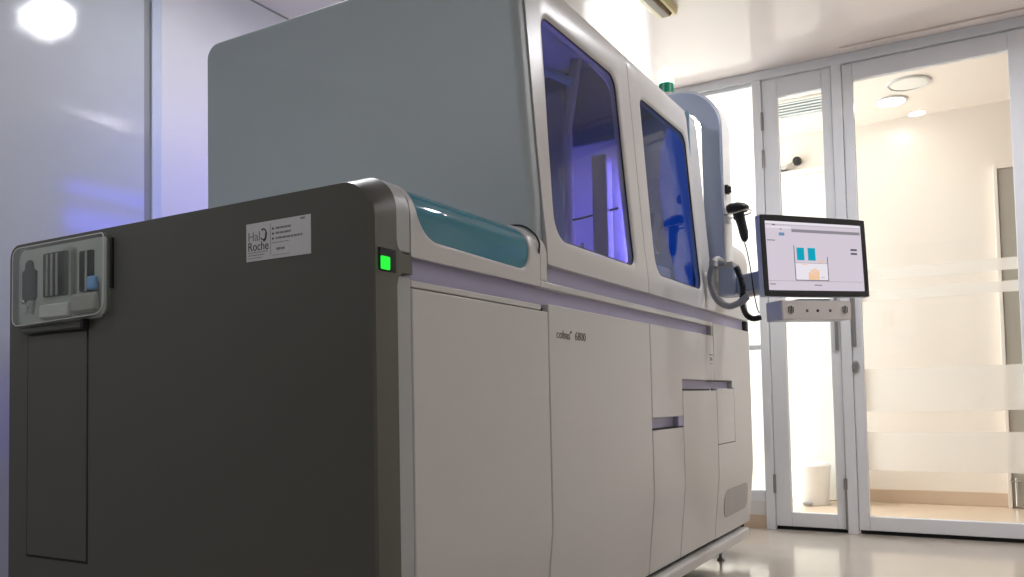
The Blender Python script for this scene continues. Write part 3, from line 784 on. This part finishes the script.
# hatch under the bay
hb = sub(A, 'service_hatch', B(X0-.0025, X0+.001, 2.007, 2.267, .41, 1.0), 'dark', bevel=.002)
fin('hatch_groove', boxes((X0-.0012, X0+.001, 2.267, 2.271, .404, 1.004), (X0-.0012, X0+.001, 2.003, 2.007, .404, 1.23), (X0-.0012, X0+.001, 2.007, 2.267, .404, .41), (X0-.0012, X0+.001, 2.007, 2.267, 1.0, 1.004)), 'dark_gap', hb)
fin('hatch_lip', boxes((X0-.016, X0+.001, 2.012, 2.275, 1.006, 1.018)), 'dark', hb, bevel=.004)
fin('hatch_recess_shadow', boxes((X0-.018, X0+.001, 1.998, 2.011, 1.004, 1.03)), 'dark_gap', hb, bevel=.002)  # dark block drawn in for the shadow of the hatch's top recess

# ================================================================== MONITOR
ML = (3.466, .570, 0)
RZ = math.atan2(-.574, .819)
def local_thing(name, label, cat, z):
    t = thing(name, label, cat, (ML[0], ML[1], z), RZ)
    t.rotation_euler = (-.015, -.028, RZ)
    return t
W_, H_ = .556, .320; ZB = 1.184
mon = local_thing('monitor', 'flat black-framed touch monitor with lit screen on arm', 'monitor', ZB)
hb = prism(bmesh.new(), [[(x, y, z) for x, z in rpoly([(-W_/2+d, d), (W_/2-d, d), (W_/2-d, H_-d), (-W_/2+d, H_-d)], [.008]*4, 4)] for y, d in ((.004, 0), (.03, 0), (.045, .02))])
fin('housing', hb, 'mon_grey', mon, bevel=.002)
bz = roundloop([(-W_/2, 0), (W_/2, 0), (W_/2, H_), (-W_/2, H_)], [.006]*4, 8)
bi = roundloop([(-W_/2+.022, .024), (W_/2-.022, .024), (W_/2-.022, H_-.024), (-W_/2+.022, H_-.024)], [.001]*4, 8)
bm = bmesh.new()
rows = [[bm.verts.new((p.x, y, p.y)) for p in L] for L, y in ((bz, .004), (bz, 0), (bi, 0), (bi, .004))]
for a, b in zip(rows, rows[1:]):
    for i in range(len(bz)): bm.faces.new((a[i], a[(i+1) % len(bz)], b[(i+1) % len(bz)], b[i]))
fin('bezel', bm, 'black', mon)
scr = fin('screen', B(-W_/2+.0215, W_/2-.0215, .003, .0045, .0235, H_-.0235), 'scr', mon)
def ui(name, mat, *rs):
    fin(name, boxes(*[(x0-W_/2, x1-W_/2, .0022, .0032, H_-v1, H_-v0) for x0, x1, v0, v1 in rs]), mat, scr)
ui('screen_bar', 'scr_bar', (.158, .527, .052, .064))
ui('screen_bar', 'scr_white', (.0225, .155, .044, .05), (.0225, .527, .0245, .034))
ui('screen_tabs', 'scr_line', (.06, .075, .036, .040), (.10, .106, .052, .056), (.03, .07, .098, .101), (.03, .06, .27, .273), (.26, .30, .272, .275), (.0225, .527, .0355, .0362), (.0225, .527, .258, .2588))
ui('screen_button', 'scr_blue', (.092, .12, .068, .08))
ui('screen_button', 'scr_line', (.47, .505, .122, .13), (.47, .505, .138, .146))
ui('chart_area', 'scr_white', (.168, .336, .187, .253))
ui('chart_bar', 'scr_teal', (.178, .216, .125, .175))
ui('chart_bar', 'scr_teal', (.236, .275, .125, .175))
ui('chart_fill', 'scr_orange', (.232, .29, .222, .252), (.245, .29, .212, .222), (.262, .275, .206, .212))
ui('chart_line', 'scr_line', (.163, .166, .117, .254), (.337, .34, .158, .256), (.163, .34, .253, .256), (.168, .335, .186, .1868), (.298, .318, .24, .244))
ui('chart_mark', 'scr_orange', (.29, .318, .176, .18))
ui('chart_mark', 'scr_orange', (.20, .23, .19, .193))
# hinge plate that meets the arm
fin('mount', B(-.06, .06, .045, .075, .1, .22), 'black', mon, bevel=.006)
# control unit under the monitor
cu = local_thing('control_unit', 'grey control box with two round grilles hanging under the monitor', 'control box', 1.092)
zc = 0
fin('housing', B(-W_/2+.085, -W_/2+.452, .006, .09, 0, .078), 'mon_grey', cu, bevel=.004)
fin('face', B(-W_/2+.0865, -W_/2+.4505, 0, .007, .001, .077), 'box_face', cu, bevel=.003)
fin('mount', boxes((-.08, .08, .02, .07, .078, .086)), 'mon_grey', cu)
for x in (.125, .413):
    gr = fin('speaker_grille', lathe(bmesh.new(), [(.019, .002), (.019, -.002), (.017, -.003), (.0005, -.003)], (x-W_/2, 0, .040), 24, 'y'), 'box_face', cu)
    for k in range(4):
        hw = (.012, .016, .016, .012)[k]
        fin('slot', B(x-W_/2-.0135+k*.0078, x-W_/2-.0135+k*.0078+.004, -.0042, -.0028, .040-hw, .040+hw), 'ink', gr)
for x, m in ((.212, 'grey_text'), (.268, 'black'), (.335, 'grey_text')):
    fin('port', lathe(bmesh.new(), [(.006, .001), (.006, -.0018), (.0005, -.002)], (x-W_/2, 0, .036), 16, 'y'), m, cu)

# ================================================================== SCANNER AND CABLES
sc = thing('barcode_scanner', 'black handheld barcode scanner hanging in holder on the arch post', 'barcode scanner', (3.780, 0.974, 1.654))
def tubeE(bm, pts, rx, rz, n=16):
    rows = []
    for i, p in enumerate(pts):
        p = Vector(p); t = (Vector(pts[min(i+1, len(pts)-1)])-Vector(pts[max(i-1, 0)])).normalized()
        xx = Vector((1, 0, 0)); zz = xx.cross(t).normalized()
        rows.append([p+xx*math.cos(2*PI*k/n)*rx[i]+zz*math.sin(2*PI*k/n)*rz[i] for k in range(n)])
    return prism(bm, rows)
bm = tubeE(bmesh.new(), [(3.780, 1.009, 1.649), (3.780, 1.004, 1.650), (3.780, 0.989, 1.653), (3.780, 0.959, 1.655), (3.780, 0.934, 1.651), (3.780, 0.918, 1.645), (3.780, 0.914, 1.643)], [.022, .032, .037, .036, .032, .024, .01], [.014, .021, .025, .025, .022, .016, .006])
sub(sc, 'head', bm, 'black', smooth=60)
bm = tubeE(bmesh.new(), [(3.780, 0.959, 1.649), (3.780, 0.955, 1.616), (3.780, 0.945, 1.574), (3.780, 0.938, 1.539), (3.780, 0.934, 1.509), (3.780, 0.936, 1.494)], [.019, .018, .017, .018, .016, .008], [.029, .024, .021, .021, .017, .008])
sub(sc, 'handle', bm, 'black', smooth=60)
sub(sc, 'trigger', tube(bmesh.new(), [(3.780, 0.976, 1.628), (3.780, 0.972, 1.602)], .009, 8), 'rubber')
hd = thing('scanner_holder', 'thin wire bracket under the scanner head on the post', 'holder', (3.780, 1.004, 1.624))
sub(hd, 'wire_loop', tube(bmesh.new(), [(3.734, 1.012, 1.620), (3.734, 0.964, 1.622), (3.734, 0.914, 1.632), (3.780, 0.901, 1.636), (3.826, 0.914, 1.632), (3.826, 0.964, 1.622), (3.826, 1.012, 1.620)], .0035, 6), 'chrome')
sub(hd, 'plate', B(3.766, 3.83, 1.009, 1.0165, 1.594, 1.626), 'arch_white', bevel=.002)
cl = thing('cable_clip', 'small black clip on the arch post above the scanner', 'clip', (3.79, 1.01, 1.745))
sub(cl, 'clip_body', B(3.775, 3.81, 1.002, 1.017, 1.727, 1.768), 'black', bevel=.003)
sub(cl, 'clip_jaw', B(3.78, 3.805, .992, 1.002, 1.733, 1.76), 'rubber', bevel=.003)
# thin cord
cord = fin('hanging_cord', tube(bmesh.new(), spline([(3.78, .936, 1.491), (3.77, .924, 1.452), (3.66, .882, 1.338), (3.655, .873, 1.258), (3.70, .872, 1.19), (3.74, .872, 1.162)], 10), .003, 8), 'rubber')
tag(cord, 'thin grey cord hanging from the scanner handle to the black cable', 'cord')
# black coiled cable
pts = spline([(3.66, .946, 1.364), (3.66, .936, 1.338), (3.66, .92, 1.274), (3.68, .93, 1.208), (3.76, .935, 1.163), (3.78, .908, 1.142), (3.8, .88, 1.148)], 18)
cc = thing('coiled_cable', 'thick black ribbed cable looping below the arch post', 'cable', (3.8, .95, 1.25))
sub(cc, 'cable', tube(bmesh.new(), pts, .0105, 10), 'rubber', smooth=60)
hx = []
for i in range(0, len(pts)-1):
    for k in range(4):
        w = k/4; p = pts[i].lerp(pts[i+1], w); t = (pts[i+1]-pts[i]).normalized(); a = (i+w)*2.1
        nn = t.cross(Vector((1, 0, 0))).normalized(); hx.append(p+(Vector((1, 0, 0))*math.cos(a)+nn*math.sin(a))*.011)
sub(cc, 'coil', tube(bmesh.new(), hx, .0035, 6), 'black', smooth=60)
# grey corrugated hose
pts = spline([(3.62, 1.036, 1.385), (3.61, 1.046, 1.333), (3.61, 1.043, 1.275), (3.61, 1.019, 1.219), (3.61, .974, 1.189), (3.62, .93, 1.199), (3.64, .897, 1.227)], 22)
hs = thing('corrugated_hose', 'thick grey corrugated hose looping from arch post to monitor arm', 'hose', (3.61, 1.0, 1.28))
nr = len(pts)
sub(hs, 'hose', tube(bmesh.new(), pts, lambda t: .0145+.0018*math.cos(t*(nr-1)*PI), 14), 'hose', smooth=80)
sub(hs, 'end_cap', tube(bmesh.new(), [pts[0]+Vector((0, 0, .01)), pts[0]-Vector((0, 0, .016))], .018, 16), 'grille')
sub(hs, 'elbow', tube(bmesh.new(), spline([(3.62, 1.036, 1.39), (3.66, 1.03, 1.41), (3.76, 1.035, 1.413)], 8), .012, 12), 'grille')
